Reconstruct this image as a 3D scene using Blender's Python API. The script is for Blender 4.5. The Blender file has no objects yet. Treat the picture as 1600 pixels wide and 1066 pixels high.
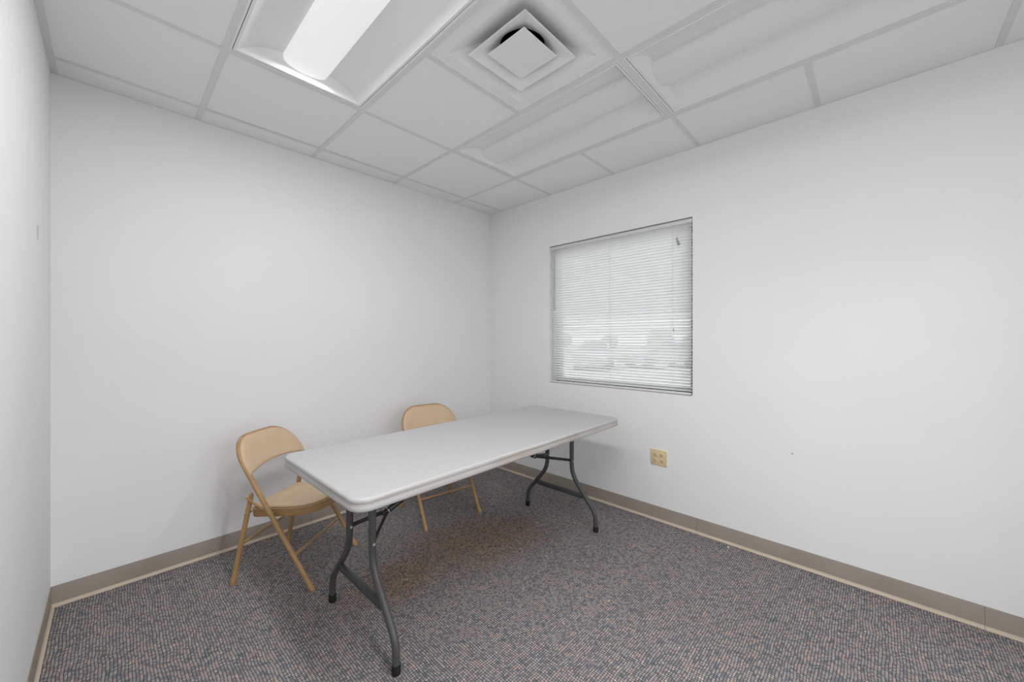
import bpy, bmesh, math, random
from mathutils import Vector, Matrix

random.seed(7)
S = bpy.context.scene
COL = S.collection

# ------------------------------------------------------------------ camera
CAM = (-2.61642, -2.82233, 1.26409)
F_PX, PX, PY, YAW = 594.338, 806.028, 530.644, 0.81395
cam = bpy.data.cameras.new('camera')
cam.sensor_fit = 'HORIZONTAL'
cam.sensor_width = 36.0
cam.lens = F_PX / 1600 * 36.0
cam.shift_x = (800 - PX) / 1600
cam.shift_y = (PY - 533) / 1600
cam.clip_start = 0.02
cam.clip_end = 300
cam_o = bpy.data.objects.new('camera', cam)
COL.objects.link(cam_o)
cam_o.location = CAM
cam_o.rotation_euler = (math.pi / 2, 0, -YAW)
S.camera = cam_o

# ------------------------------------------------------------------ world (overcast daylight) and exposure
W = bpy.data.worlds.new('overcast_sky')
S.world = W
W.use_nodes = True
bg = W.node_tree.nodes['Background']
bg.inputs[0].default_value = (0.98, 0.99, 1.0, 1)
bg.inputs[1].default_value = 2.4
S.view_settings.view_transform = 'Standard'
S.view_settings.look = 'None'
S.view_settings.exposure = 0.57
S.view_settings.gamma = 1.0
S.view_settings.use_curve_mapping = False

TROFFER_WATTS = (6.2, 13.0)      # the two lit fixtures of the room
HALL_FILL_WATTS = 33.0                 # each fixture of the unseen hall, added to even out the walls

# ------------------------------------------------------------------ dimensions (metres)
H = 2.5214           # ceiling grid height
XL = -2.819          # left wall
G = 0.6096           # ceiling module
E0, D0 = 0.455, 0.1605
YH = -6.9            # far end of the added hall behind the doorway
FILL_DOOR = (-2.45, -0.85, 2.13)  # doorway added to let the hall's fill light in
YF = -3.978          # wall behind the camera
COLX = [0.0] + [-E0 - i * G for i in range(4)] + [XL]        # W D C B A L
ROWY = [0.0] + [-D0 - i * G for i in range(7)] + [YF]
WIN_Y0, WIN_Y1, WIN_Z0, WIN_Z1 = -1.949, -0.754, 0.890, 2.074

# ------------------------------------------------------------------ helpers
def link(name, me, mat=None, parent=None, loc=None):
    o = bpy.data.objects.new(name, me)
    COL.objects.link(o)
    if mat is not None and me is not None and not me.materials:
        me.materials.append(mat)
    if parent is not None:
        o.parent = parent
    if loc is not None:
        o.location = loc
    return o

def to_mesh(bm, name, smooth=None):
    bmesh.ops.recalc_face_normals(bm, faces=bm.faces)
    me = bpy.data.meshes.new(name)
    bm.to_mesh(me)
    bm.free()
    if smooth is not None:
        for p in me.polygons:
            p.use_smooth = True
        me.set_sharp_from_angle(angle=math.radians(smooth))
    return me

def obj(name, bm, mat, parent=None, smooth=None, loc=None):
    return link(name, to_mesh(bm, name, smooth), mat, parent, loc)

def empty(name, loc=(0, 0, 0), rz=0.0):
    o = bpy.data.objects.new(name, None)
    o.empty_display_size = 0.05
    COL.objects.link(o)
    o.location = loc
    o.rotation_euler = (0, 0, rz)
    return o

def tag(o, label=None, cat=None, group=None, kind=None):
    if label: o['label'] = label
    if cat: o['category'] = cat
    if group: o['group'] = group
    if kind: o['kind'] = kind
    return o

def box(bm, x0, x1, y0, y1, z0, z1, bevel=0.0, seg=2):
    r = bmesh.ops.create_cube(bm, size=1.0)
    vs = r['verts']
    for v in vs:
        v.co = Vector(((x0 + x1) / 2 + v.co.x * (x1 - x0), (y0 + y1) / 2 + v.co.y * (y1 - y0), (z0 + z1) / 2 + v.co.z * (z1 - z0)))
    if bevel > 0:
        es = list({e for v in vs for e in v.link_edges})
        bmesh.ops.bevel(bm, geom=es, offset=bevel, segments=seg, affect='EDGES', profile=0.5)
    return bm

def newbox(*a, **k):
    return box(bmesh.new(), *a, **k)

def sweep(bm, pts, rx, ry=None, n=12, cap=True, up=Vector((0, 0, 1)), scales=None):
    """tube of elliptical section along a 3D path"""
    ry = rx if ry is None else ry
    pts = [Vector(p) for p in pts]
    N = len(pts)
    tang = []
    for i in range(N):
        t = (pts[min(i + 1, N - 1)] - pts[max(i - 1, 0)])
        tang.append(t.normalized())
    t0 = tang[0]
    nrm = up - t0 * up.dot(t0)
    if nrm.length < 1e-4:
        nrm = Vector((1, 0, 0)) - t0 * t0.x
    nrm.normalize()
    rings = []
    prev = t0
    for i in range(N):
        t = tang[i]
        q = prev.rotation_difference(t)
        nrm = q @ nrm
        nrm = (nrm - t * nrm.dot(t)).normalized()
        b = t.cross(nrm)
        prev = t
        s = scales[i] if scales else 1.0
        rings.append([bm.verts.new(pts[i] + nrm * (math.cos(a) * rx * s) + b * (math.sin(a) * ry * s)) for a in [2 * math.pi * k / n for k in range(n)]])
    for i in range(N - 1):
        for k in range(n):
            bm.faces.new((rings[i][k], rings[i][(k + 1) % n], rings[i + 1][(k + 1) % n], rings[i + 1][k]))
    if cap:
        bm.faces.new(list(reversed(rings[0])))
        bm.faces.new(rings[-1])
    return bm

def round_path(pts, rad, seg=6):
    """fillet the corners of a polyline"""
    pts = [Vector(p) for p in pts]
    out = [pts[0]]
    for i in range(1, len(pts) - 1):
        a, b, c = pts[i - 1], pts[i], pts[i + 1]
        d1, d2 = (a - b), (c - b)
        r = min(rad if not isinstance(rad, (list, tuple)) else rad[i - 1], d1.length * .49, d2.length * .49)
        p1, p2 = b + d1.normalized() * r, b + d2.normalized() * r
        for k in range(seg + 1):
            t = k / seg
            out.append(p1 * (1 - t) ** 2 + b * 2 * t * (1 - t) + p2 * t ** 2)
    out.append(pts[-1])
    return out

def prism(bm, poly, axis, a, b):
    """extrude a closed 2D polygon between a and b along an axis; poly is in the other two axes (cyclic order)"""
    def mk(u, v, w):
        return {'x': (w, u, v), 'y': (u, w, v), 'z': (u, v, w)}[axis]
    A = [bm.verts.new(mk(u, v, a)) for u, v in poly]
    B = [bm.verts.new(mk(u, v, b)) for u, v in poly]
    n = len(poly)
    for i in range(n):
        bm.faces.new((A[i], A[(i + 1) % n], B[(i + 1) % n], B[i]))
    bm.faces.new(list(reversed(A)))
    bm.faces.new(B)
    return bm

def rrect(hx, hy, r, seg=6):
    out = []
    for cx, cy, a0 in ((hx - r, hy - r, 0), (-hx + r, hy - r, 90), (-hx + r, -hy + r, 180), (hx - r, -hy + r, 270)):
        for k in range(seg + 1):
            a = math.radians(a0 + 90 * k / seg)
            out.append((cx + r * math.cos(a), cy + r * math.sin(a)))
    return out

def loft(bm, rings, cap0=True, cap1=True):
    R = [[bm.verts.new(p) for p in ring] for ring in rings]
    n = len(R[0])
    for i in range(len(R) - 1):
        for k in range(n):
            bm.faces.new((R[i][k], R[i][(k + 1) % n], R[i + 1][(k + 1) % n], R[i + 1][k]))
    if cap0: bm.faces.new(list(reversed(R[0])))
    if cap1: bm.faces.new(R[-1])
    return bm

def cyl(bm, p0, p1, r, n=14):
    return sweep(bm, [p0, p1], r, n=n)

# ------------------------------------------------------------------ materials
class NT:
    def __init__(self, name):
        self.m = bpy.data.materials.new(name)
        self.m.use_nodes = True
        self.t = self.m.node_tree
        self.b = self.t.nodes['Principled BSDF']
        self.out = self.t.nodes['Material Output']
    def n(self, typ, **k):
        nd = self.t.nodes.new(typ)
        for a, v in k.items():
            setattr(nd, a, v)
        return nd
    def l(self, a, b):
        self.t.links.new(a, b)
    def math(self, op, a, b=None, c=None):
        nd = self.n('ShaderNodeMath', operation=op)
        for i, v in enumerate((a, b, c)):
            if v is None: continue
            if isinstance(v, (int, float)): nd.inputs[i].default_value = v
            else: self.l(v, nd.inputs[i])
        return nd.outputs[0]
    def mix(self, fac, a, b):
        nd = self.n('ShaderNodeMix', data_type='RGBA')
        for i, v in ((0, fac), (6, a), (7, b)):
            if isinstance(v, (int, float)): nd.inputs[i].default_value = v
            elif isinstance(v, tuple): nd.inputs[i].default_value = (*v, 1) if len(v) == 3 else v
            else: self.l(v, nd.inputs[i])
        return nd.outputs[2]
    def noise(self, scale, detail=3.0, rough=0.55, vec=None, coord='Object'):
        nd = self.n('ShaderNodeTexNoise')
        nd.inputs['Scale'].default_value = scale
        nd.inputs['Detail'].default_value = detail
        nd.inputs['Roughness'].default_value = rough
        if vec is None:
            tc = self.n('ShaderNodeTexCoord')
            vec = tc.outputs[coord]
        self.l(vec, nd.inputs['Vector'])
        return nd.outputs['Fac']
    def ramp(self, fac, stops, interp='LINEAR'):
        nd = self.n('ShaderNodeValToRGB')
        cr = nd.color_ramp
        cr.interpolation = interp
        while len(cr.elements) < len(stops): cr.elements.new(0.5)
        for e, (p, c) in zip(cr.elements, stops):
            e.position = p
            e.color = (*c, 1) if len(c) == 3 else c
        self.l(fac, nd.inputs[0])
        return nd.outputs[0]
    def bump(self, h, strength, dist):
        nd = self.n('ShaderNodeBump')
        nd.inputs['Strength'].default_value = strength
        nd.inputs['Distance'].default_value = dist
        self.l(h, nd.inputs['Height'])
        self.l(nd.outputs[0], self.b.inputs['Normal'])

def s2l(r, g, b):
    f = lambda c: c / 12.92 if c <= .04045 else ((c + .055) / 1.055) ** 2.4
    return tuple(f(v / 255) for v in (r, g, b))

def plain(name, col, rough=0.5, metal=0.0, var=0.06, scale=30, bump=0.0, bdist=0.001, bscale=None, spec=0.5):
    k = NT(name)
    f = k.noise(scale)
    lo = tuple(c * (1 - var) for c in col)
    hi = tuple(min(1, c * (1 + var)) for c in col)
    k.l(k.ramp(f, [(0.3, lo), (0.7, hi)]), k.b.inputs['Base Color'])
    k.b.inputs['Roughness'].default_value = rough
    k.b.inputs['Metallic'].default_value = metal
    k.b.inputs['Specular IOR Level'].default_value = spec
    if bump > 0:
        k.bump(k.noise(bscale or scale * 6, 4), bump, bdist)
    return k.m

M = {}
M['wall'] = plain('white_wall_paint', (0.92, 0.922, 0.925), 0.75, var=0.008, scale=3, bump=0.12, bdist=0.002, bscale=160, spec=0.25)
M['tile'] = plain('white_ceiling_tile', (0.96, 0.962, 0.965), 0.85, var=0.012, scale=5, bump=0.10, bdist=0.002, bscale=240, spec=0.2)
M['tee'] = plain('painted_steel_grid', (0.80, 0.80, 0.80), 0.45, var=0.02, scale=8)
M['fixture'] = plain('white_enamel', (0.93, 0.93, 0.93), 0.4, var=0.01, scale=6, spec=0.3)
M['lens_off'] = plain('frosted_acrylic_lens', (0.92, 0.92, 0.92), 0.35, var=0.01, scale=6, spec=0.3)
M['deck'] = plain('plenum_deck', (0.2, 0.2, 0.2), 0.9)
M['duct'] = plain('dark_duct_lining', (0.012, 0.012, 0.012), 0.9)
M['slotdark'] = plain('dark_slot', (0.03, 0.022, 0.015), 0.8)
M['black_rubber'] = plain('black_rubber', (0.008, 0.008, 0.008), 0.6)
M['charcoal'] = plain('charcoal_powder_coat', s2l(74, 75, 77), 0.42, var=0.08, scale=60, bump=0.08, bdist=0.0008, bscale=900)
M['dark_steel'] = plain('black_steel', (0.018, 0.018, 0.019), 0.4, var=0.1)
M['zinc'] = plain('bright_zinc', (0.75, 0.75, 0.76), 0.3, metal=0.8)
M['tan_metal'] = plain('tan_enamel_steel', s2l(178, 142, 98), 0.38, var=0.07, scale=25)
M['vinyl'] = plain('tan_vinyl', s2l(210, 184, 153), 0.55, var=0.04, scale=12, bump=0.10, bdist=0.001, bscale=500, spec=0.35)
M['ivory'] = plain('ivory_plastic', s2l(243, 224, 186), 0.35, var=0.02)
M['ivory_dark'] = plain('ivory_receptacle', s2l(232, 208, 166), 0.35, var=0.03)
M['alu'] = plain('dark_bronze_window_aluminium', (0.03, 0.03, 0.03), 0.4, var=0.04)
M['rail'] = plain('white_blind_rail', (0.72, 0.72, 0.72), 0.4, var=0.02)
M['cord'] = plain('white_cord', (0.8, 0.8, 0.8), 0.8)
M['wand'] = plain('grey_clear_wand', (0.45, 0.45, 0.45), 0.25)
M['tassel'] = plain('grey_tassel_plastic', (0.36, 0.36, 0.36), 0.4)
M['mark'] = plain('grey_scuff', (0.55, 0.55, 0.55), 0.8)
M['nail'] = plain('dull_nail', (0.2, 0.2, 0.2), 0.5, metal=0.5)
M['crumb'] = plain('white_paper', (0.85, 0.85, 0.83), 0.8)
M['asphalt'] = plain('pale_asphalt', (0.40, 0.40, 0.40), 0.9, var=0.15, scale=0.7)
M['leaf'] = plain('tree_foliage', (0.30, 0.32, 0.28), 0.8, var=0.3, scale=2)
M['bark'] = plain('tree_bark', (0.12, 0.10, 0.08), 0.9)
M['carpaint'] = plain('silver_car_paint', (0.40, 0.41, 0.42), 0.3)
M['carglass'] = plain('car_glass', (0.12, 0.13, 0.14), 0.1)
M['tyre'] = plain('tyre_rubber', (0.02, 0.02, 0.02), 0.8)

def mat_lens_on():
    k = NT('glowing_acrylic_lens')
    f = k.noise(3)
    k.l(k.ramp(f, [(0.3, (0.83, 0.83, 0.83)), (0.7, (0.85, 0.85, 0.85))]), k.b.inputs['Base Color'])
    k.b.inputs['Emission Color'].default_value = (1.0, 0.995, 0.985, 1)
    k.b.inputs['Emission Strength'].default_value = 0.27
    k.b.inputs['Roughness'].default_value = 0.4
    return k.m
M['lens_on'] = mat_lens_on()

def mat_slat():
    k = NT('white_translucent_slat')
    f = k.noise(14)
    c = k.ramp(f, [(0.3, (0.80, 0.80, 0.80)), (0.7, (0.83, 0.83, 0.83))])
    k.l(c, k.b.inputs['Base Color'])
    k.b.inputs['Roughness'].default_value = 0.4
    tr = k.n('ShaderNodeBsdfTranslucent')
    tr.inputs[0].default_value = (0.9, 0.9, 0.9, 1)
    mx = k.n('ShaderNodeMixShader')
    mx.inputs[0].default_value = 0.31
    k.l(k.b.outputs[0], mx.inputs[1])
    k.l(tr.outputs[0], mx.inputs[2])
    k.l(mx.outputs[0], k.out.inputs[0])
    return k.m
M['slat'] = mat_slat()

def mat_glass():
    k = NT('clear_window_glass')
    t = k.n('ShaderNodeBsdfTransparent')
    t.inputs[0].default_value = (0.93, 0.95, 0.95, 1)
    g = k.n('ShaderNodeBsdfGlossy')
    g.inputs['Roughness'].default_value = 0.03
    fr = k.n('ShaderNodeFresnel')
    fr.inputs[0].default_value = 1.45
    mx = k.n('ShaderNodeMixShader')
    k.l(fr.outputs[0], mx.inputs[0])
    k.l(t.outputs[0], mx.inputs[1])
    k.l(g.outputs[0], mx.inputs[2])
    k.l(mx.outputs[0], k.out.inputs[0])
    return k.m
M['glass'] = mat_glass()

def mat_cove():
    k = NT('taupe_vinyl_cove_base')
    tc = k.n('ShaderNodeTexCoord')
    f = k.noise(5, vec=tc.outputs['Object'])
    body = k.ramp(f, [(0.3, s2l(156, 147, 136)), (0.7, s2l(164, 155, 145))])
    sp = k.n('ShaderNodeSeparateXYZ')
    k.l(tc.outputs['Object'], sp.inputs[0])
    # the toe of the cove is a paler tone than the body
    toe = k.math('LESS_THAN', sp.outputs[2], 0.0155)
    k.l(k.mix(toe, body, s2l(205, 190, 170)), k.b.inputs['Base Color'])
    k.b.inputs['Roughness'].default_value = 0.5
    return k.m
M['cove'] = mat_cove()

def mat_table():
    k = NT('white_granite_plastic')
    tc = k.n('ShaderNodeTexCoord')
    v = tc.outputs['Object']
    f = k.noise(220, 2, vec=v)
    top = k.ramp(f, [(0.35, (0.51, 0.51, 0.515)), (0.65, (0.57, 0.57, 0.575))])
    # long brownish grime streaks on the skirt only
    mp = k.n('ShaderNodeMapping')
    mp.inputs['Scale'].default_value = (2.2, 2.2, 160)
    k.l(v, mp.inputs[0])
    st = k.noise(1.0, 4, 0.6, vec=mp.outputs[0])
    pt = k.noise(3.0, 2, vec=v)
    gr = k.math('MULTIPLY', k.math('SMOOTH_MIN', k.math('MAXIMUM', k.math('MULTIPLY', k.math('SUBTRACT', st, 0.34), 4.0), 0.0), 0.85, 0.1), k.math('MAXIMUM', k.math('MULTIPLY', k.math('SUBTRACT', pt, 0.22), 2.0), 0.0))
    ge = k.n('ShaderNodeNewGeometry')
    sn = k.n('ShaderNodeSeparateXYZ')
    k.l(ge.outputs['True Normal'], sn.inputs[0])
    side = k.math('LESS_THAN', sn.outputs[2], 0.5)
    k.l(k.mix(k.math('MULTIPLY', gr, side), top, (0.36, 0.30, 0.235)), k.b.inputs['Base Color'])
    k.b.inputs['Roughness'].default_value = 0.42
    k.bump(k.noise(420, 2, vec=v), 0.12, 0.0008)
    return k.m
M['table'] = mat_table()

def mat_carpet():
    k = NT('multicolour_loop_carpet')
    tc = k.n('ShaderNodeTexCoord')
    P = tc.outputs['Object']
    sp = k.n('ShaderNodeSeparateXYZ')
    k.l(P, sp.inputs[0])
    p = 0.0098
    # slight waviness of the rows
    w = k.noise(9, 1, vec=P)
    wob = k.math('MULTIPLY', k.math('SUBTRACT', w, 0.5), 1.6)
    y = k.math('ADD', k.math('DIVIDE', sp.outputs[1], p), wob)
    row = k.math('FLOOR', y)
    x = k.math('ADD', k.math('DIVIDE', sp.outputs[0], p), wob)
    cx = k.math('FLOOR', x)
    fx = k.math('FRACT', x)
    fy = k.math('FRACT', y)
    cc = k.n('ShaderNodeCombineXYZ')
    k.l(cx, cc.inputs[0]); k.l(row, cc.inputs[1])
    wn = k.n('ShaderNodeTexWhiteNoise', noise_dimensions='2D')
    k.l(cc.outputs[0], wn.inputs['Vector'])
    cl = k.noise(30, 3, 0.6, vec=P)
    pos = k.math('ADD', k.math('MULTIPLY', wn.outputs['Value'], 0.80), k.math('SUBTRACT', k.math('MULTIPLY', cl, 1.05), 0.42))
    pal = [(0.0, (88, 110, 116)), (0.10, (112, 122, 146)), (0.20, (134, 136, 148)), (0.30, (106, 118, 126)), (0.40, (150, 146, 148)), (0.48, (176, 162, 150)),
           (0.56, (128, 126, 138)), (0.64, (168, 150, 142)), (0.72, (138, 148, 150)), (0.80, (186, 150, 132)), (0.90, (170, 128, 122)), (0.97, (200, 186, 160))]
    def mute(c_):
        m_ = sum(c_) / 3
        t_ = (150, 142, 140)
        c_ = [m_ + (v - m_) * 0.70 for v in c_]
        return s2l(*[min(255, (v * 0.66 + q * 0.34) * 1.07) for v, q in zip(c_, t_)])
    pal = [(a_, mute(c_)) for a_, c_ in pal]
    yarn = k.ramp(pos, pal, 'CONSTANT')
    jit = k.math('ADD', 0.82, k.math('MULTIPLY', wn.outputs['Value'], 0.36))
    vs = k.n('ShaderNodeVectorMath', operation='SCALE')
    k.l(yarn, vs.inputs[0]); k.l(jit, vs.inputs['Scale'])
    # rounded loop tips; crevice shade between loops is painted into the colour
    def lobe(f):
        t = k.math('SUBTRACT', k.math('MULTIPLY', f, 2.0), 1.0)
        return k.math('SUBTRACT', 1.0, k.math('MULTIPLY', t, t))
    hgt = k.math('MULTIPLY', lobe(fx), lobe(fy))
    tip = k.n('ShaderNodeMapRange', interpolation_type='SMOOTHSTEP')
    tip.inputs['From Min'].default_value = 0.02
    tip.inputs['From Max'].default_value = 0.50
    k.l(hgt, tip.inputs['Value'])
    col = k.mix(tip.outputs[0], s2l(70, 67, 69), vs.outputs[0])
    # uneven brown tint on the carpet under the table
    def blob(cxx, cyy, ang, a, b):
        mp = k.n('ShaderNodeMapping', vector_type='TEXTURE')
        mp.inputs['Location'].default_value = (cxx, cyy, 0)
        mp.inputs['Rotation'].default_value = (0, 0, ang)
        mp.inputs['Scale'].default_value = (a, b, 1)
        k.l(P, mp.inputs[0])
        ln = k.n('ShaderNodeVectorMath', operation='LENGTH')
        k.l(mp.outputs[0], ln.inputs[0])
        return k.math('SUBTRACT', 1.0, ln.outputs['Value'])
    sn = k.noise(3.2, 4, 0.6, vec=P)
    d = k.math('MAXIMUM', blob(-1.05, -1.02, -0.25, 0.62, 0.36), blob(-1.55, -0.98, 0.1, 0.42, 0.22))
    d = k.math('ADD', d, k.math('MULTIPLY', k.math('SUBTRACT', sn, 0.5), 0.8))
    tint_amt = k.n('ShaderNodeMapRange', interpolation_type='SMOOTHSTEP')
    tint_amt.inputs['From Min'].default_value = -0.15
    tint_amt.inputs['From Max'].default_value = 0.75
    tint_amt.inputs['To Max'].default_value = 0.80
    k.l(d, tint_amt.inputs['Value'])
    brown_tint = k.n('ShaderNodeMix', data_type='RGBA', blend_type='MULTIPLY')
    brown_tint.inputs[0].default_value = 1.0
    k.l(col, brown_tint.inputs[6])
    brown_tint.inputs[7].default_value = (0.98, 0.80, 0.60, 1)
    k.l(k.mix(tint_amt.outputs[0], col, brown_tint.outputs[2]), k.b.inputs['Base Color'])
    k.b.inputs['Roughness'].default_value = 0.95
    k.b.inputs['Specular IOR Level'].default_value = 0.1
    k.bump(hgt, 0.55, 0.003)
    return k.m
M['carpet'] = mat_carpet()

# ------------------------------------------------------------------ room shell
T = 0.16
def struct(o):
    o['kind'] = 'structure'
    return o

bm = bmesh.new()
box(bm, XL - T, T, YH - T, T, -0.12, 0.0)
floor = struct(obj('floor', bm, M['carpet']))
tag(floor, 'blue grey and peach flecked loop carpet floor')
wb = struct(obj('wall_back', newbox(XL - T, T, 0.0, T, 0.0, H + 0.35), M['wall']))
tag(wb, 'plain white back wall behind the folding chairs')
wl = struct(obj('wall_left', newbox(XL - T, XL, YF, 0.0, 0.0, H + 0.35), M['wall']))
tag(wl, 'plain white wall at the left edge')
bm = bmesh.new()
for x0, x1, z0 in ((XL - T, FILL_DOOR[0], 0.0), (FILL_DOOR[1], T, 0.0), (FILL_DOOR[0], FILL_DOOR[1], FILL_DOOR[2])):
    box(bm, x0, x1, YF - T, YF, z0, H + 0.35)
wf = struct(obj('wall_front', bm, M['wall']))
for nm, x0, x1, y0, y1, lb in (('wall_fill_hall_left', XL - T, XL, YH, YF - T, 'left side'), ('wall_fill_hall_right', 0.0, T, YH, YF - T, 'right side'), ('wall_fill_hall_end', XL - T, T, YH - T, YH, 'far end')):  # unseen hall, added to light the room from behind
    tag(struct(obj(nm, newbox(x0, x1, y0, y1, 0.0, H + 0.35), M['wall'])), 'plain white wall on the %s of the added hall behind the viewpoint' % lb)
tag(struct(obj('ceiling_fill_hall', newbox(XL, 0.0, YH, YF - T, H + 0.121, H + 0.18), M['tile'])), 'white ceiling of the added hall behind the viewpoint')
tag(wf, 'plain white wall behind the viewpoint')
bm = bmesh.new()   # right wall with its window opening: one quad ring, extruded
ys = [YF, WIN_Y0, WIN_Y1, 0.0]
zs = [0.0, WIN_Z0, WIN_Z1, H + 0.35]
VA = [[bm.verts.new((0.0, y, z)) for z in zs] for y in ys]
VB = [[bm.verts.new((T, y, z)) for z in zs] for y in ys]
for i in range(3):
    for j in range(3):
        if i == 1 and j == 1: continue
        bm.faces.new((VA[i][j], VA[i][j + 1], VA[i + 1][j + 1], VA[i + 1][j]))
        bm.faces.new((VB[i][j], VB[i + 1][j], VB[i + 1][j + 1], VB[i][j + 1]))
for (a, b) in (((1, 1), (2, 1)), ((2, 1), (2, 2)), ((2, 2), (1, 2)), ((1, 2), (1, 1))):
    bm.faces.new((VA[a[0]][a[1]], VA[b[0]][b[1]], VB[b[0]][b[1]], VB[a[0]][a[1]]))
for i in range(3):
    bm.faces.new((VA[i][0], VA[i + 1][0], VB[i + 1][0], VB[i][0]))
    bm.faces.new((VA[i][3], VB[i][3], VB[i + 1][3], VA[i + 1][3]))
    bm.faces.new((VA[0][i], VB[0][i], VB[0][i + 1], VA[0][i + 1]))
    bm.faces.new((VA[3][i], VA[3][i + 1], VB[3][i + 1], VB[3][i]))
wr = struct(obj('wall_right', bm, M['wall']))
tag(wr, 'plain white wall with the blind covered window')

# ------------------------------------------------------------------ cove baseboards, in glued lengths
def cove_profile():
    # (distance from wall, height)
    pr = [(0.0, 0.0), (0.0135, 0.0), (0.0140, 0.0015)]
    for k in range(1, 7):
        a = math.radians(90 * k / 6)
        pr.append((0.014 - 0.0105 * math.sin(a) , 0.0015 + 0.0155 * (1 - math.cos(a))))
    pr += [(0.0032, 0.096), (0.0024, 0.0985), (0.0, 0.0985)]
    return pr
COVE = cove_profile()
def base_run(name, label, cuts, place):
    root = struct(empty(name))
    tag(root, label)
    for a, b in zip(cuts[:-1], cuts[1:]):
        bm = bmesh.new()
        g = 0.0006
        loft(bm, [[place(d, z, a + (g if b > a else -g)) for d, z in COVE], [place(d, z, b - (g if b > a else -g)) for d, z in COVE]])
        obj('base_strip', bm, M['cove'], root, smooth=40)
    for a in cuts[1:-1]:
        # thin dark strip in the butt joint
        obj('seam', loft(bmesh.new(), [[place(d * 0.86, z * 0.995, a - 0.0005) for d, z in COVE], [place(d * 0.86, z * 0.995, a + 0.0005) for d, z in COVE]]), M['slotdark'], root)
    return root
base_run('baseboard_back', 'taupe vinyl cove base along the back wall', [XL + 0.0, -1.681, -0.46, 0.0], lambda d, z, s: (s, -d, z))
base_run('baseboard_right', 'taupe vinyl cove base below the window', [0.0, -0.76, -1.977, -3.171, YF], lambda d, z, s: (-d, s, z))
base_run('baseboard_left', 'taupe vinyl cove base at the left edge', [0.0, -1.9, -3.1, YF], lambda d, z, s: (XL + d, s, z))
base_run('baseboard_front', 'taupe vinyl cove base behind the viewpoint', [XL, FILL_DOOR[0]], lambda d, z, s: (s, YF + d, z))

# ------------------------------------------------------------------ suspended ceiling
ceil = struct(empty('ceiling', (0, 0, 0)))
tag(ceil, 'white suspended tile ceiling in a metal grid')
obj('plenum_deck', newbox(XL - T, T, YF - T, T, H + 0.35, H + 0.42), M['deck'], ceil)
TW = 0.0245 / 2
TILE_Z = H + 0.0075
FIX = {}      # cells taken by fixtures: (col,row) -> True   col i spans COLX[i+1]..COLX[i]
for c, r in ((3, 2), (3, 3), (3, 4), (3, 5), (1, 2), (1, 3), (1, 4), (1, 5), (2, 3)):
    FIX[(c, r)] = True
def tee_x(yc, x0, x1):       # runs along x
    bm = bmesh.new()
    prism(bm, [(yc - TW, H), (yc + TW, H), (yc + TW, H + 0.0015), (yc + 0.002, H + 0.0015), (yc + 0.002, H + 0.035), (yc - 0.002, H + 0.035), (yc - 0.002, H + 0.0015), (yc - TW, H + 0.0015)], 'x', x0, x1)
    return obj('grid_tee', bm, M['tee'], ceil)
def tee_y(xc, y0, y1):
    bm = bmesh.new()
    prism(bm, [(xc - TW, H), (xc + TW, H), (xc + TW, H + 0.0015), (xc + 0.002, H + 0.0015), (xc + 0.002, H + 0.035), (xc - 0.002, H + 0.035), (xc - 0.002, H + 0.0015), (xc - TW, H + 0.0015)], 'y', y0, y1)
    return obj('grid_tee', bm, M['tee'], ceil)
for i in range(1, 5):
    tee_y(COLX[i], YF + 0.004, -0.006)                       # main tees
for j in range(1, 8):
    for i in range(5):                                        # cross tees
        # no cross tee through the middle of a four foot fixture
        if (i in (1, 3) and j in (3, 5)):
            continue
        a, b = COLX[i + 1], COLX[i]
        tee_x(ROWY[j], a + (TW if i < 4 else 0.006), b - (TW if i > 0 else 0.006))
# wall angles
def angle_piece(x0, x1, y0, y1):
    return obj('wall_angle', newbox(x0, x1, y0, y1, H + 0.0002, H + 0.0018), M['tee'], ceil)
angle_piece(XL, XL + 0.024, YF, -0.010)
angle_piece(XL + 0.0, -0.0, -0.0055, 0.0)
angle_piece(-0.0055, 0.0, YF, -0.0055)
angle_piece(XL + 0.024, -0.006, YF, YF + 0.02)
tile_cache = {}
for i in range(5):
    for j in range(8):
        if (i, j) in FIX: continue
        x0, x1, y0, y1 = COLX[i + 1], COLX[i], ROWY[j + 1], ROWY[j]
        key = (round(x1 - x0, 3), round(y1 - y0, 3))
        if key not in tile_cache:
            hx, hy = key[0] / 2 - 0.0025, key[1] / 2 - 0.0025
            bm = newbox(-hx, hx, -hy, hy, 0.0, 0.014, bevel=0.0012, seg=1)
            tile_cache[key] = to_mesh(bm, 'ceiling_tile')
            tile_cache[key].materials.append(M['tile'])
        tz = TILE_Z - 0.0058
        link('ceiling_tile', tile_cache[key], None, ceil, ((x0 + x1) / 2, (y0 + y1) / 2, tz + random.uniform(0, 0.0012)))

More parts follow.
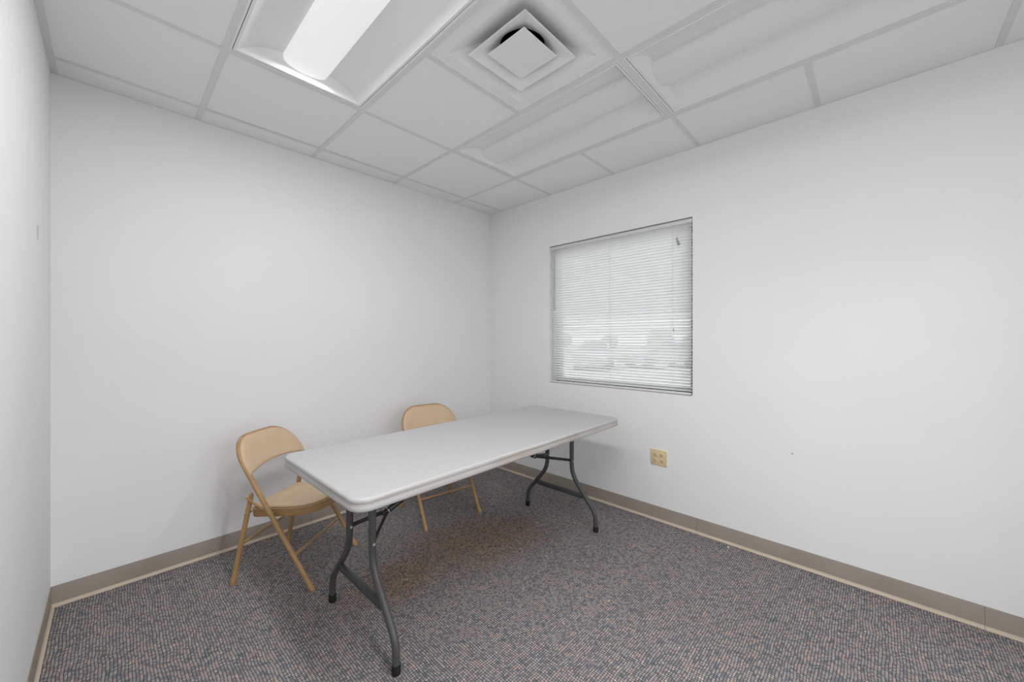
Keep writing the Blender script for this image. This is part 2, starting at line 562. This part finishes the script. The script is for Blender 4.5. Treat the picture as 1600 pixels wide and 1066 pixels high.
# ------------------------------------------------------------------ troffer lights (2 x 4 ft, basket lens in the middle)
def troffer(xc, yc, watts, label):
    lit = watts > 0
    root = empty('troffer_light', (xc, yc, H))
    tag(root, label, 'ceiling light', 'recessed troffer lights in the ceiling')
    hw, hl = G / 2 - 0.004, G - 0.004
    zf = 0.0018
    # outer frame, then a slightly proud door frame with a thin gap
    def ring(ax, ay, bx, by, z0, z1):
        bm = bmesh.new()
        o = [(ax, ay), (-ax, ay), (-ax, -ay), (ax, -ay)]
        n = [(bx, by), (-bx, by), (-bx, -by), (bx, -by)]
        R = [[bm.verts.new((x, y, z)) for x, y in p] for p, z in ((o, z1), (o, z0), (n, z0), (n, z1))]
        for a in range(4):
            for q in range(4):
                bm.faces.new((R[a][q], R[a][(q + 1) % 4], R[(a + 1) % 4][(q + 1) % 4], R[(a + 1) % 4][q]))
        return bm
    obj('frame', ring(hw, hl, hw - 0.0165, hl - 0.0165, zf, zf + 0.02), M['fixture'], root)
    dw, dl = hw - 0.0195, hl - 0.0195
    obj('gasket', ring(hw - 0.014, hl - 0.014, hw - 0.022, hl - 0.022, zf + 0.006, zf + 0.012), M['black_rubber'], root)
    obj('door_frame', ring(dw, dl, dw - 0.011, dl - 0.011, zf + 0.001, zf + 0.02), M['fixture'], root)
    iw, il = dw - 0.011, dl - 0.011
    zt, lw = 0.064, 0.098           # height of the lens seam, half width of the lens
    def endy(z):                     # sloped end caps
        return il - 0.034 * (z / zt)
    # side reflectors: shallow S from the door frame up to the lens
    for s in (-1, 1):
        bm = bmesh.new()
        prof = []
        for k in range(13):
            t = k / 12
            x = iw + (lw - iw) * t
            z = 0.004 + (zt - 0.004) * (math.sin(t * math.pi / 2) ** 0.9)
            prof.append((s * x, z))
        R = [[bm.verts.new((x, sy * endy(z), z)) for x, z in prof] for sy in (-1, 1)]
        for k in range(12):
            bm.faces.new((R[0][k], R[0][k + 1], R[1][k + 1], R[1][k]))
        obj('side_reflector', bm, M['fixture'], root, smooth=50)
    # lens basket
    bm = bmesh.new()
    prof = []
    for k in range(21):
        a = math.pi * k / 20
        prof.append((-lw * math.cos(a), zt - 0.040 * math.sin(a) ** 0.6))
    R = [[bm.verts.new((x, sy * endy(z), z)) for x, z in prof] for sy in (-1, 1)]
    for k in range(20):
        bm.faces.new((R[0][k], R[0][k + 1], R[1][k + 1], R[1][k]))
    obj('lens', bm, M['lens_on' if lit else 'lens_off'], root, smooth=60)
    # end caps
    for sy in (-1, 1):
        bm = bmesh.new()
        v = [bm.verts.new((x, sy * endy(z), z)) for x, z in ((-iw, 0.002), (iw, 0.002), (iw, zt + .002), (-iw, zt + .002))]
        bm.faces.new(v)
        obj('end_cap', bm, M['fixture'], root)
    # housing above
    bm = newbox(-hw, hw, -hl, hl, zt + 0.004, 0.12)
    obj('housing', bm, M['fixture'], root)
    if lit:
        L = bpy.data.lights.new('lamp_tubes', 'AREA')
        L.shape = 'RECTANGLE'
        L.size, L.size_y = 0.19, 1.08
        L.energy = watts
        L.color = (0.99, 0.995, 1.0)
        lo = bpy.data.objects.new('lamp_tubes', L)
        COL.objects.link(lo)
        lo.parent = root
        lo.location = (0, 0, 0.0225)
    return root
cxm = lambda i: (COLX[i] + COLX[i + 1]) / 2
troffer(cxm(3), ROWY[3], TROFFER_WATTS[0], 'switched on troffer light glowing white left of the square air vent')
troffer(cxm(1), ROWY[3], 0, 'switched off troffer light nearest the far corner, right of the square air vent')
troffer(cxm(1), ROWY[5], 0, 'switched off troffer light at the upper right, cut off by the picture edge')

troffer(cxm(3), ROWY[5], TROFFER_WATTS[1], 'switched on troffer light overhead, behind the one beside the air vent')

for k in (0, 1):  # added hall lights, fill for the walls and ceiling
    troffer(-2.0 + 1.2 * k, -5.4, HALL_FILL_WATTS, ('left', 'right')[k] + ' one of two unseen fill lights added in the hall behind the viewpoint')

# ------------------------------------------------------------------ square air diffuser
def sq(h, z, cx=0, cy=0):
    return [(cx + h, cy + h, z), (cx - h, cy + h, z), (cx - h, cy - h, z), (cx + h, cy - h, z)]
def sqn(h, z, n=32, rnd=0.0):
    """square (rnd=0) to circle (rnd=1) outline with n points"""
    out = []
    for k in range(n):
        a = 2 * math.pi * k / n
        c, s_ = math.cos(a), math.sin(a)
        m = max(abs(c), abs(s_))
        rs = h / m
        r = rs * (1 - rnd) + h * rnd
        out.append((r * c, r * s_, z))
    return out
dif = empty('air_diffuser', (cxm(2), (ROWY[3] + ROWY[4]) / 2, H))
tag(dif, 'square white ceiling air diffuser with a floating centre plate', 'air vent')
hp = G / 2 - 0.004
bm = bmesh.new()
rings = [sq(hp, 0.016), sq(hp, 0.002), sq(hp - 0.018, 0.002), sq(hp - 0.020, 0.0045), sq(0.236, 0.0045), sq(0.226, 0.008), sq(0.125, 0.058), sq(0.104, 0.062)]
loft(bm, rings, cap0=False, cap1=False)
obj('panel', bm, M['fixture'], dif)
bm = bmesh.new()
loft(bm, [sqn(0.1660, -0.0015, 48), sqn(0.1690, 0.0, 48), sqn(0.1690, 0.003, 48), sqn(0.112, 0.036, 48, 0.85), sqn(0.103, 0.046, 48, 1.0), sqn(0.101, 0.115, 48, 1.0)], cap0=False, cap1=False)
# inner face of the cone
loft(bm, [sqn(0.1660, -0.0015, 48), sqn(0.109, 0.031, 48, 0.85), sqn(0.100, 0.042, 48, 1.0), sqn(0.0985, 0.115, 48, 1.0)], cap0=False, cap1=False)
obj('cone', bm, M['fixture'], dif, smooth=30)
bm = bmesh.new()
loft(bm, [sq(0.1065, 0.008), sq(0.1085, 0.005), sq(0.1055, 0.0025), sq(0.07, 0.0015)])
obj('centre_plate', bm, M['fixture'], dif)
for s, t in ((1, 1), (1, -1), (-1, 1), (-1, -1)):
    obj('plate_post', cyl(bmesh.new(), (s * 0.06, t * 0.06, 0.006), (s * 0.06, t * 0.06, 0.075), 0.003, 8), M['dark_steel'], dif)
bm = bmesh.new()
loft(bm, [sqn(0.0982, 0.0445, 48, 1.0), sqn(0.0982, 0.1145, 48, 1.0)], cap0=False)
loft(bm, [sqn(0.100, 0.1145, 48, 1.0), sqn(0.100, 0.125, 48, 1.0)])
obj('duct', bm, M['duct'], dif)

# ------------------------------------------------------------------ window and its mini blind
win = struct(empty('window_1', (0.0, (WIN_Y0 + WIN_Y1) / 2, WIN_Z0)))
tag(win, 'square window in the right wall behind a mini blind')
wy, wz = (WIN_Y1 - WIN_Y0), (WIN_Z1 - WIN_Z0)
fw = 0.045
for nm, y0, y1, z0, z1 in (('frame_jamb', -wy / 2, -wy / 2 + fw, 0, wz), ('frame_jamb', wy / 2 - fw, wy / 2, 0, wz), ('frame_sill', -wy / 2 + fw, wy / 2 - fw, 0, fw), ('frame_head', -wy / 2 + fw, wy / 2 - fw, wz - fw, wz)):
    obj(nm, newbox(0.095, 0.15, y0, y1, z0, z1, bevel=0.002, seg=1), M['alu'], win)
obj('pane', newbox(0.118, 0.124, -wy / 2 + fw, wy / 2 - fw, fw, wz - fw), M['glass'], win)

BX = 0.024
bl = empty('window_blind', (BX, (WIN_Y0 + WIN_Y1) / 2, WIN_Z0))
tag(bl, 'white horizontal mini blind covering the window', 'blind')
hb = wy / 2 - 0.006
ho = 0.004      # the blind hangs a little off to the far side
ya, yb = -hb + 0.007, hb + 0.002
# head rail
bm = bmesh.new()
prism(bm, [(-0.016, wz - 0.031), (-0.016, wz - 0.009), (-0.014, wz - 0.007), (0.014, wz - 0.007), (0.016, wz - 0.009), (0.016, wz - 0.031), (0.013, wz - 0.034), (-0.013, wz - 0.034)], 'y', -wy / 2 + 0.005, wy / 2 - 0.002)
obj('head_rail', bm, M['rail'], bl)
NS = 54
z_lo, z_hi = 0.034, wz - 0.046
pitch = (z_hi - z_lo) / (NS - 1)
tilt = math.radians(50)
bm = bmesh.new()
sw = 0.0255
rows = []
for k in range(6):
    t = k / 5 - 0.5
    u = t * sw
    crown = 0.0030 * (1 - (2 * t) ** 2)
    # room edge up, outer edge down
    x = u * math.cos(tilt) + crown * math.sin(tilt)
    z = -u * math.sin(tilt) + crown * math.cos(tilt)
    rows.append([bm.verts.new((x, y, z)) for y in (ya, yb)])
for k in range(5):
    bm.faces.new((rows[k][0], rows[k][1], rows[k + 1][1], rows[k + 1][0]))
slat_me = to_mesh(bm, 'slat', smooth=60)
slat_me.materials.append(M['slat'])
for i in range(NS):
    o = link('slat', slat_me, None, bl, (0.0, random.uniform(-0.0012, 0.0012), z_lo + i * pitch))
    o.rotation_euler = (random.uniform(-0.0007, 0.0007), random.uniform(-0.03, 0.03), 0)
obj('bottom_rail', newbox(-0.0125, 0.0125, ya, yb, 0.004, 0.018, bevel=0.003), M['rail'], bl)
ymid = (WIN_Y0 + WIN_Y1) / 2
for yl in (-0.867, -1.335, -1.813):
    bm = bmesh.new()
    y = yl - ymid
    for dx in (-0.0125, 0.0125):
        cyl(bm, (dx, y, 0.016), (dx, y, wz - 0.033), 0.0007, 6)
    for i in range(NS):
        z = z_lo + i * pitch
        sweep(bm, [(-0.0125, y - .0007, z + 0.012), (0.0125, y - .0007, z - 0.008)], 0.0005, n=4)
    obj('ladder_cord', bm, M['cord'], bl)
bm = bmesh.new()
y = -0.809 - ymid
sweep(bm, [(-0.021, y, wz - 0.05), (-0.022, y, wz - 0.10), (-0.022, y, 1.515 - WIN_Z0)], 0.0035, n=6)
obj('tilt_wand', bm, M['wand'], bl)
lc = obj('lift_cord', sweep(bmesh.new(), [(-0.021, -1.845 - ymid, wz - 0.04), (-0.022, -1.845 - ymid, 1.95 - WIN_Z0)], 0.0009, n=6), M['cord'], bl)
bm = bmesh.new()
y, z = -1.852 - ymid, 1.928 - WIN_Z0
sweep(bm, [(-0.022, y + 0.007, z + 0.027), (-0.022, y + 0.004, z + 0.012), (-0.022, y - 0.008, z - 0.026)], 0.008, n=10, scales=[0.35, 0.8, 1.25])
obj('tassel', bm, M['tassel'], lc)
bm = bmesh.new()
y, z = -1.825 - ymid, 1.328 - WIN_Z0
sweep(bm, [(-0.020, y, z + 0.012), (-0.020, y, z), (-0.020, y, z - 0.010)], 0.004, n=8, scales=[0.4, 1, 0.8])
obj('cord_stop', bm, M['tassel'], bl)

# ------------------------------------------------------------------ double duplex outlet
oy, oz = -1.726, 0.440
ol = empty('wall_outlet', (0.0, oy, oz))
tag(ol, 'ivory double duplex power outlet on the wall below the window', 'outlet')
bm = bmesh.new()
def rr(h, r, x):
    return [(x, u, v) for u, v in rrect(h, h * 0.97, r, 4)]
loft(bm, [rr(0.0585, 0.004, 0.0), rr(0.0585, 0.004, -0.0035), rr(0.0555, 0.004, -0.0062)])
obj('cover_plate', bm, M['ivory'], ol, smooth=35)
for sy in (-1, 1):
    for sz in (-1, 1):
        y, z = sy * 0.0232, sz * 0.0197
        bm = bmesh.new()
        def oval(h, x):
            pts = []
            for k in range(24):
                a = 2 * math.pi * k / 24
                pts.append((x, y + h * math.cos(a), z + max(-h * .84, min(h * .84, h * math.sin(a)))))
            return pts
        loft(bm, [oval(0.0172, -0.005), oval(0.0172, -0.0078), oval(0.0160, -0.0086)])
        rc = obj('receptacle', bm, M['ivory_dark'], ol, smooth=35)
        bm = bmesh.new()
        box(bm, -0.0091, -0.0080, y - 0.0078, y - 0.0052, z - 0.001, z + 0.009)
        box(bm, -0.0091, -0.0080, y + 0.0052, y + 0.0078, z - 0.002, z + 0.009)
        cyl(bm, (-0.0091, y, z - 0.0075), (-0.0080, y, z - 0.0075), 0.0032, 10)
        obj('slot', bm, M['slotdark'], rc)
    bm = bmesh.new()
    cyl(bm, (-0.0075, sy * 0.0232, 0), (-0.0055, sy * 0.0232, 0), 0.0032, 10)
    obj('screw', bm, M['ivory_dark'], ol)

# ------------------------------------------------------------------ folding table
TA = 0.0124
tb = empty('folding_table', (-1.1699, -1.2017, 0.0), TA)
tag(tb, 'long white plastic folding table with charcoal steel legs', 'table')
TL, TWd, TZ, TH = 1.8207 / 2, 0.7665 / 2, 0.7339, 0.0468
bm = bmesh.new()
rings = []
for ins, z in ((0.030, TZ - TH + 0.004), (0.012, TZ - TH), (0.003, TZ - TH + 0.001), (0.0, TZ - TH + 0.005), (0.001, TZ - TH + 0.016), (0.0035, TZ - 0.022), (0.0035, TZ - 0.019), (0.0015, TZ - 0.0165), (0.0015, TZ - 0.010), (0.003, TZ - 0.0045), (0.007, TZ - 0.0012), (0.012, TZ), (0.030, TZ)):
    rings.append([(x, y, z) for x, y in rrect(TL - ins, TWd - ins, max(0.02, 0.062 - ins), 10)])
loft(bm, rings)
obj('table_top', bm, M['table'], tb, smooth=50)

def leg_set(sx):
    xl = sx * (0.715 if sx < 0 else 0.728)
    zt = TZ - TH + 0.002
    R = 0.0150
    xu = xl
    yt = {1: 0.106, -1: -0.106}
    for sy in (-1, 1):
        pts = [(xu, yt[sy], zt), (xu, yt[sy], 0.335), (xl, sy * 0.292, 0.118), (xl, sy * 0.295, 0.028)]
        path = round_path(pts, [0.070, 0.065], 8)
        # the sweep's last point sits inside the rubber foot
        leg = obj('leg', sweep(bmesh.new(), path, R, n=16), M['charcoal'], tb, smooth=50)
        bm = bmesh.new()
        y = sy * 0.295
        sweep(bm, [(xl, y, 0.036), (xl, y, 0.032), (xl, y, 0.004), (xl, y, 0.0)], 0.0175, n=16, scales=[0.94, 1, 1, 0.92])
        obj('rubber_foot', bm, M['black_rubber'], leg, smooth=50)
        # rivet where the strut is pinned
        bm = bmesh.new()
        y = yt[sy]
        cyl(bm, (xu, y - 0.0180, 0.425), (xu, y + 0.0180, 0.425), 0.0055, 10)
        obj('rivet', bm, M['zinc'], leg)
    # lower cross bar: pressed flat channel with an oval boss
    cb = obj('cross_bar', newbox(xl + (xu - xl) * .4 - 0.010, xl + (xu - xl) * .4 + 0.010, -0.195, 0.195, 0.190, 0.224, bevel=0.004), M['charcoal'], tb, smooth=40)
    bm = bmesh.new()
    for s2 in (-1, 1):
        x0 = xl + (xu - xl) * .4 + s2 * 0.0095
        pts = [(0.036 * math.cos(2 * math.pi * k / 24), 0.207 + 0.0105 * math.sin(2 * math.pi * k / 24)) for k in range(24)]
        loft(bm, [[(x0, u, v) for u, v in pts], [(x0 + s2 * 0.003, u * .93, 0.207 + (v - .207) * .8) for u, v in pts]])
    obj('boss', bm, M['charcoal'], cb, smooth=40)
    # Y brace: two struts from the legs to the slide, one brace up to the underside
    off, hz = (0.115, 0.480) if sx < 0 else (0.280, 0.500)
    hx = xl - sx * off
    ex = xl - sx * 0.600
    for sy in (-1, 1):
        bm = bmesh.new()
        sweep(bm, [(xu, yt[sy] * 0.97, 0.425), (xu - sx * 0.02, yt[sy] * 0.87, 0.434), (hx, sy * 0.010, hz)], 0.0095, 0.0065, n=8)
        obj('strut', bm, M['dark_steel'], tb, smooth=40)
    br = obj('brace', sweep(bmesh.new(), [(hx + sx * 0.012, 0, hz - 0.006), (hx, 0, hz), (ex, 0, zt - 0.004)], 0.0145, 0.0125, n=10), M['dark_steel'], tb, smooth=40)
    bm = bmesh.new()
    d = Vector((ex - hx, 0, zt - 0.004 - hz)).normalized()
    up = Vector((0, 1, 0)); sd = d.cross(up)
    c0 = Vector((hx, 0, hz)) + d * 0.012
    ringp = [c0 + (up * math.cos(2 * math.pi * k / 20) + sd * math.sin(2 * math.pi * k / 20)) * 0.018 for k in range(21)]
    sweep(bm, ringp, 0.0022, n=6, cap=False)
    obj('lock_ring', bm, M['zinc'], br, smooth=50)
    obj('bracket', newbox(ex - 0.03, ex + 0.03, -0.03, 0.03, zt - 0.012, zt + 0.002, bevel=0.002), M['dark_steel'], tb)
    obj('pivot_bar', sweep(bmesh.new(), [(xu, -0.15, zt - 0.010), (xu, 0.15, zt - 0.010)], 0.0105, n=12), M['charcoal'], tb, smooth=50)
leg_set(-1)
leg_set(1)

# ------------------------------------------------------------------ steel folding chairs with vinyl pads
def make_chair(loc, rz, label):
    """local axes: x to the sitter's right, y forward, z up"""
    t = empty('folding_chair', loc, rz)
    tag(t, label, 'chair', 'tan folding chairs along the back wall')
    RT = 0.0120
    hw = 0.212
    ztop, Rc = 0.737, 0.125
    yl = lambda z: 0.218 - 0.605 * z
    bow = lambda x, z: -0.030 * max(0.0, 1 - (x / hw) ** 2) * min(1.0, max(0.0, (z - 0.5) / 0.15))
    # front legs and back hoop: one bent tube
    pts = []
    for k in range(12):
        z = 0.022 + (ztop - Rc - 0.022) * k / 11
        pts.append((hw, z))
    for k in range(1, 13):
        a = math.radians(90 * k / 12)
        pts.append((hw - Rc + Rc * math.cos(a), ztop - Rc + Rc * math.sin(a)))
    for k in range(1, 6):
        pts.append((hw - Rc - (hw - Rc) * k / 5, ztop))
    full = pts + [(-x, z) for x, z in reversed(pts[:-1])]
    path = [(x, yl(z) + bow(x, z), z) for x, z in full]
    obj('front_frame', sweep(bmesh.new(), path, RT, n=14, up=Vector((1, 0, 0))), M['tan_metal'], t, smooth=50)
    for s in (-1, 1):
        bm = bmesh.new()
        p0 = Vector((s * hw, yl(0.0), 0.0)); d = (Vector((s * hw, yl(.1), .1)) - p0).normalized()
        sweep(bm, [p0, p0 + Vector((0, 0, 0.003)), p0 + d * 0.02, p0 + d * 0.034], RT + 0.0028, n=14, scales=[0.9, 1, 1, 0.97], up=Vector((1, 0, 0)))
        obj('foot_cap', bm, M['tan_metal'], t, smooth=50)
        # rear leg
        a, b = Vector((s * 0.209, -0.221, 0.0)), Vector((s * 0.194, -0.126, 0.470))
        d = (b - a).normalized()
        rl = obj('rear_leg', sweep(bmesh.new(), [a + d * .01, a + d * .2, a + d * .4, b - d * .03, b - d * .012, b], RT, n=14, up=Vector((1, 0, 0)), scales=[1, 1, 1, 1, .92, .45]), M['tan_metal'], t, smooth=50)
        bm = bmesh.new()
        sweep(bm, [a, a + Vector((0, 0, 0.003)), a + d * 0.02, a + d * 0.034], RT + 0.0028, n=14, scales=[0.9, 1, 1, 0.97], up=Vector((1, 0, 0)))
        obj('foot_cap', bm, M['tan_metal'], t, smooth=50)
        # guide link from the rear leg to the hoop
        bm = bmesh.new()
        sweep(bm, [(s * 0.212, -0.142, 0.452), (s * 0.214, -0.128, 0.445), (s * 0.216, -0.052, 0.402), (s * 0.216, -0.035, 0.398)], 0.0026, 0.0075, n=8, up=Vector((1, 0, 0)))
        obj('link', bm, M['tan_metal'], t, smooth=40)
        obj('pivot_rivet', cyl(bmesh.new(), (s * 0.17, -0.147, 0.365), (s * 0.2155, -0.147, 0.365), 0.0050, 10), M['tan_metal'], t, smooth=40)
        obj('pivot_rivet', cyl(bmesh.new(), (s * 0.17, yl(0.372), 0.372), (s * 0.2275, yl(0.372), 0.372), 0.0050, 10), M['tan_metal'], t, smooth=40)
    # stretchers
    obj('front_stretcher', sweep(bmesh.new(), [(-hw, yl(0.168), 0.168), (hw, yl(0.168), 0.168)], 0.0070, n=10), M['tan_metal'], t, smooth=50)
    zz = 0.206
    yr = -0.221 + 0.099 * zz / 0.487
    obj('rear_stretcher', sweep(bmesh.new(), [(-0.202, yr, zz), (0.202, yr, zz)], 0.0070, n=10), M['tan_metal'], t, smooth=50)
    # seat: steel pan with a turned rim, vinyl pad on top
    tl = math.radians(5.2)
    def seat_outline(ins, n_front=14):
        w_r, w_f, yb_, yf_ = 0.181 - ins, 0.192 - ins, -0.158 + ins, 0.238 - ins
        pr = []
        def arc(cx, cy, rx, ry, a0, a1, n):
            for k in range(n + 1):
                a = math.radians(a0 + (a1 - a0) * k / n)
                pr.append((cx + rx * math.cos(a), cy + ry * math.sin(a)))
        rf = 0.125 - ins * 0.5
        rb = 0.045 - ins * 0.4
        # bowed front edge
        arc(w_f - rf, yf_ - 0.012 - rf, rf, rf, 0, 80, 9)
        for x in (0.03, 0.0, -0.03):
            pr.append((x, yf_))
        arc(-w_f + rf, yf_ - 0.012 - rf, rf, rf, 100, 180, 9)
        arc(-w_r + rb, yb_ + rb, rb, rb, 180, 270, 6)
        arc(w_r - rb, yb_ + rb, rb, rb, 270, 360, 6)
        return pr
    def place(x, y, h):
        # h measured normal to the tilted seat plane
        z0 = 0.392 + math.tan(tl) * (y + 0.0)
        return (x, y - math.sin(tl) * h, z0 + math.cos(tl) * h)
    bm = bmesh.new()
    loft(bm, [[place(x, y, h) for x, y in seat_outline(i)] for i, h in ((0.006, -0.040), (0.002, -0.041), (0.001, -0.038), (0.001, -0.006), (-0.0015, -0.004), (-0.0015, -0.001), (0.001, 0.0), (0.007, 0.0), (0.008, -0.003), (0.02, -0.003))])
    obj('seat_pan', bm, M['tan_metal'], t, smooth=40)
    bm = bmesh.new()
    loft(bm, [[place(x, y, h) for x, y in seat_outline(i)] for i, h in ((0.013, -0.003), (0.0105, 0.001), (0.0095, 0.005), (0.012, 0.010), (0.020, 0.0145), (0.045, 0.0180), (0.080, 0.0195))], cap0=False)
    obj('seat_pad', bm, M['vinyl'], t, smooth=60)
    # back: steel shell and vinyl pad inside the hoop, curved round the sitter
    xi = hw + RT * 0.45
    def zt_(x):
        c = hw - Rc
        ax = abs(x)
        if ax <= c: return ztop + RT * 0.45
        r = Rc + RT * 0.45
        return ztop - Rc + math.sqrt(max(0.0, r * r - (ax - c) ** 2))
    def zb_(x):
        return 0.594 - 0.026 * (abs(x) / xi) ** 2.2
    NU, NV = 28, 12
    def grid(ins, f):
        G_ = []
        for i in range(NU + 1):
            u = -1 + 2 * i / NU
            x = (xi - ins) * math.sin(u * math.pi / 2)
            lo, hi = zb_(x) + ins * .7, zt_(x / (xi - ins) * xi) - ins
            hi = max(hi, lo + 0.02)
            col = []
            for j in range(NV + 1):
                v = j / NV
                sv = 0.5 - 0.5 * math.cos(math.pi * v)
                z = lo + (hi - lo) * sv
                eu = 1 - abs(math.sin(u * math.pi / 2)) ** 7
                ev = 1 - abs(2 * sv - 1) ** 5
                y = yl(z) + bow(x, z) + f(max(0.0, eu * ev))
                col.append((x, y, z))
            G_.append(col)
        return G_
    def two_sided(A, B):
        bm = bmesh.new()
        VA_ = [[bm.verts.new(p) for p in c] for c in A]
        VB_ = [[bm.verts.new(p) for p in c] for c in B]
        for i in range(NU):
            for j in range(NV):
                bm.faces.new((VA_[i][j], VA_[i + 1][j], VA_[i + 1][j + 1], VA_[i][j + 1]))
                bm.faces.new((VB_[i][j], VB_[i][j + 1], VB_[i + 1][j + 1], VB_[i + 1][j]))
        for i in range(NU):
            for j in (0, NV):
                bm.faces.new((VA_[i][j], VB_[i][j], VB_[i + 1][j], VA_[i + 1][j]))
        for j in range(NV):
            for i in (0, NU):
                bm.faces.new((VA_[i][j], VA_[i][j + 1], VB_[i][j + 1], VB_[i][j]))
        return bm
    obj('back_shell', two_sided(grid(0.005, lambda e: 0.002), grid(0.005, lambda e: -0.003)), M['tan_metal'], t, smooth=50)
    obj('back_pad', two_sided(grid(0.0, lambda e: 0.0105 + 0.019 * e ** 0.5), grid(0.0, lambda e: 0.008)), M['vinyl'], t, smooth=70)
    for s in (-1, 1):
        bm = bmesh.new()
        z = 0.5765
        cyl(bm, (s * 0.192, yl(z) - 0.004, z), (s * 0.192, yl(z) + 0.010, z), 0.0035, 8)
        obj('back_screw', bm, M['dark_steel'], t)
    return t
make_chair((-1.894, -0.460, 0.0), math.atan2(-0.786, 0.616) - math.pi / 2, 'tan folding chair standing clear at the near end of the white table')
make_chair((-0.955, -0.475, 0.0), math.atan2(-0.991, -0.133) - math.pi / 2, 'tan folding chair half hidden behind the middle of the white table')

# ------------------------------------------------------------------ small marks left in the room
def bit(name, bm, mat, label, cat):
    return tag(obj(name, bm, mat), label, cat)
bit('wall_nail', sweep(bmesh.new(), [(-1.505, -0.006, 2.205), (-1.505, 0.004, 2.205)], 0.0022, n=8), M['nail'], 'tiny nail in the upper middle of the back wall', 'nail')
bit('wall_screw', sweep(bmesh.new(), [(-0.006, -2.485, 0.624), (0.004, -2.485, 0.624)], 0.003, n=8), M['nail'], 'tiny screw in the wall right of the power outlet', 'screw')
bm = newbox(XL - 0.001, XL + 0.003, -0.460, -0.456, 1.650, 1.707, bevel=0.001, seg=1)
bit('wall_bracket', bm, M['mark'], 'thin grey strip fixed upright on the left wall', 'bracket')
bm = bmesh.new()
c = Vector((-0.052, -2.174, 0.003))
bmesh.ops.create_icosphere(bm, subdivisions=2, radius=0.006)
for v in bm.verts:
    v.co = Vector((v.co.x * 1.1, v.co.y * 0.8, v.co.z * 0.5)) * (1 + random.uniform(-.2, .2)) + c
bit('paper_scrap', bm, M['crumb'], 'tiny white paper scrap on the carpet near the right baseboard', 'scrap')

# ------------------------------------------------------------------ outside, glimpsed between the slats
GZ = -0.30
tag(struct(obj('ground_outside', newbox(0.17, 75, -45, 75, GZ - 0.1, GZ), M['asphalt'])), 'pale asphalt car park outside the window')
def car(loc, rz, label):
    t = empty('parked_car', loc, rz)
    tag(t, label, 'car', 'cars parked outside the window')
    side = [(-2.20, 0.30), (-2.22, 0.62), (-2.05, 0.88), (-1.55, 0.96), (1.05, 0.96), (1.75, 0.86), (2.15, 0.74), (2.22, 0.52), (2.18, 0.30)]
    bm = bmesh.new()
    loft(bm, [[(x * k1, w, z) for x, z in side] for w, k1 in ((-0.90, 0.97), (-0.84, 1.0), (0.84, 1.0), (0.90, 0.97))])
    obj('body', bm, M['carpaint'], t, smooth=30)
    bm = bmesh.new()
    cab = [(-1.60, 0.955, 0.80), (-1.05, 1.40, 0.62), (0.15, 1.44, 0.62), (1.00, 0.955, 0.80)]
    loft(bm, [[(x, -w, z) for x, z, w in cab], [(x, w, z) for x, z, w in cab]])
    obj('cabin', bm, M['carglass'], t)
    bm = bmesh.new()
    loft(bm, [[(-1.05, -0.60, 1.405), (-1.05, 0.60, 1.405), (0.15, 0.60, 1.445), (0.15, -0.60, 1.445)], [(-0.98, -0.55, 1.45), (-0.98, 0.55, 1.45), (0.05, 0.55, 1.475), (0.05, -0.55, 1.475)]])
    obj('roof', bm, M['carpaint'], t)
    for x in (-1.35, 1.35):
        for y in (-0.80, 0.80):
            obj('wheel', cyl(bmesh.new(), (x, y - 0.11, 0.32), (x, y + 0.11, 0.32), 0.32, 20), M['tyre'], t, smooth=40)
    for y in (-0.62, 0.62):
        obj('headlamp', newbox(2.08, 2.22, y - 0.2, y + 0.2, 0.58, 0.70, bevel=0.03), M['rail'], t)
    return t
car((15.6, 8.4, GZ), math.radians(205), 'silver grey car parked outside, seen through the lower left slats of the blind')
car((18.3, 5.9, GZ), math.radians(150), 'silver grey car parked outside, seen through the lower right slats of the blind')
def tree(loc, h, r, label):
    t = empty('tree', loc)
    tag(t, label, 'tree', 'trees beyond the car park')
    obj('trunk', sweep(bmesh.new(), [(0, 0, 0), (0.05, 0.02, h * 0.3), (0, 0, h * 0.62)], 0.22, n=8, scales=[1.2, 0.9, 0.6]), M['bark'], t, smooth=60)
    bm = bmesh.new()
    bmesh.ops.create_icosphere(bm, subdivisions=3, radius=r)
    for v in bm.verts:
        n = v.co.normalized()
        q = 1 + 0.16 * math.sin(n.x * 7 + loc[0]) * math.sin(n.y * 6 + loc[1]) + 0.10 * math.sin(n.z * 11 + n.x * 5) + random.uniform(-0.05, 0.05)
        v.co = Vector((v.co.x * q, v.co.y * q, v.co.z * q * 0.85 + h * 0.68))
    obj('crown', bm, M['leaf'], t, smooth=60)
for k, (x, y, h, r) in enumerate(((42, 30, 2.2, 1.3), (44, 23.5, 1.9, 1.1), (45, 17, 2.4, 1.5), (43, 12.5, 1.8, 1.0))):
    tree((x, y, GZ), h, r, ('leftmost', 'second from left', 'second from right', 'rightmost')[k] + ' of four round trees beyond the car park')
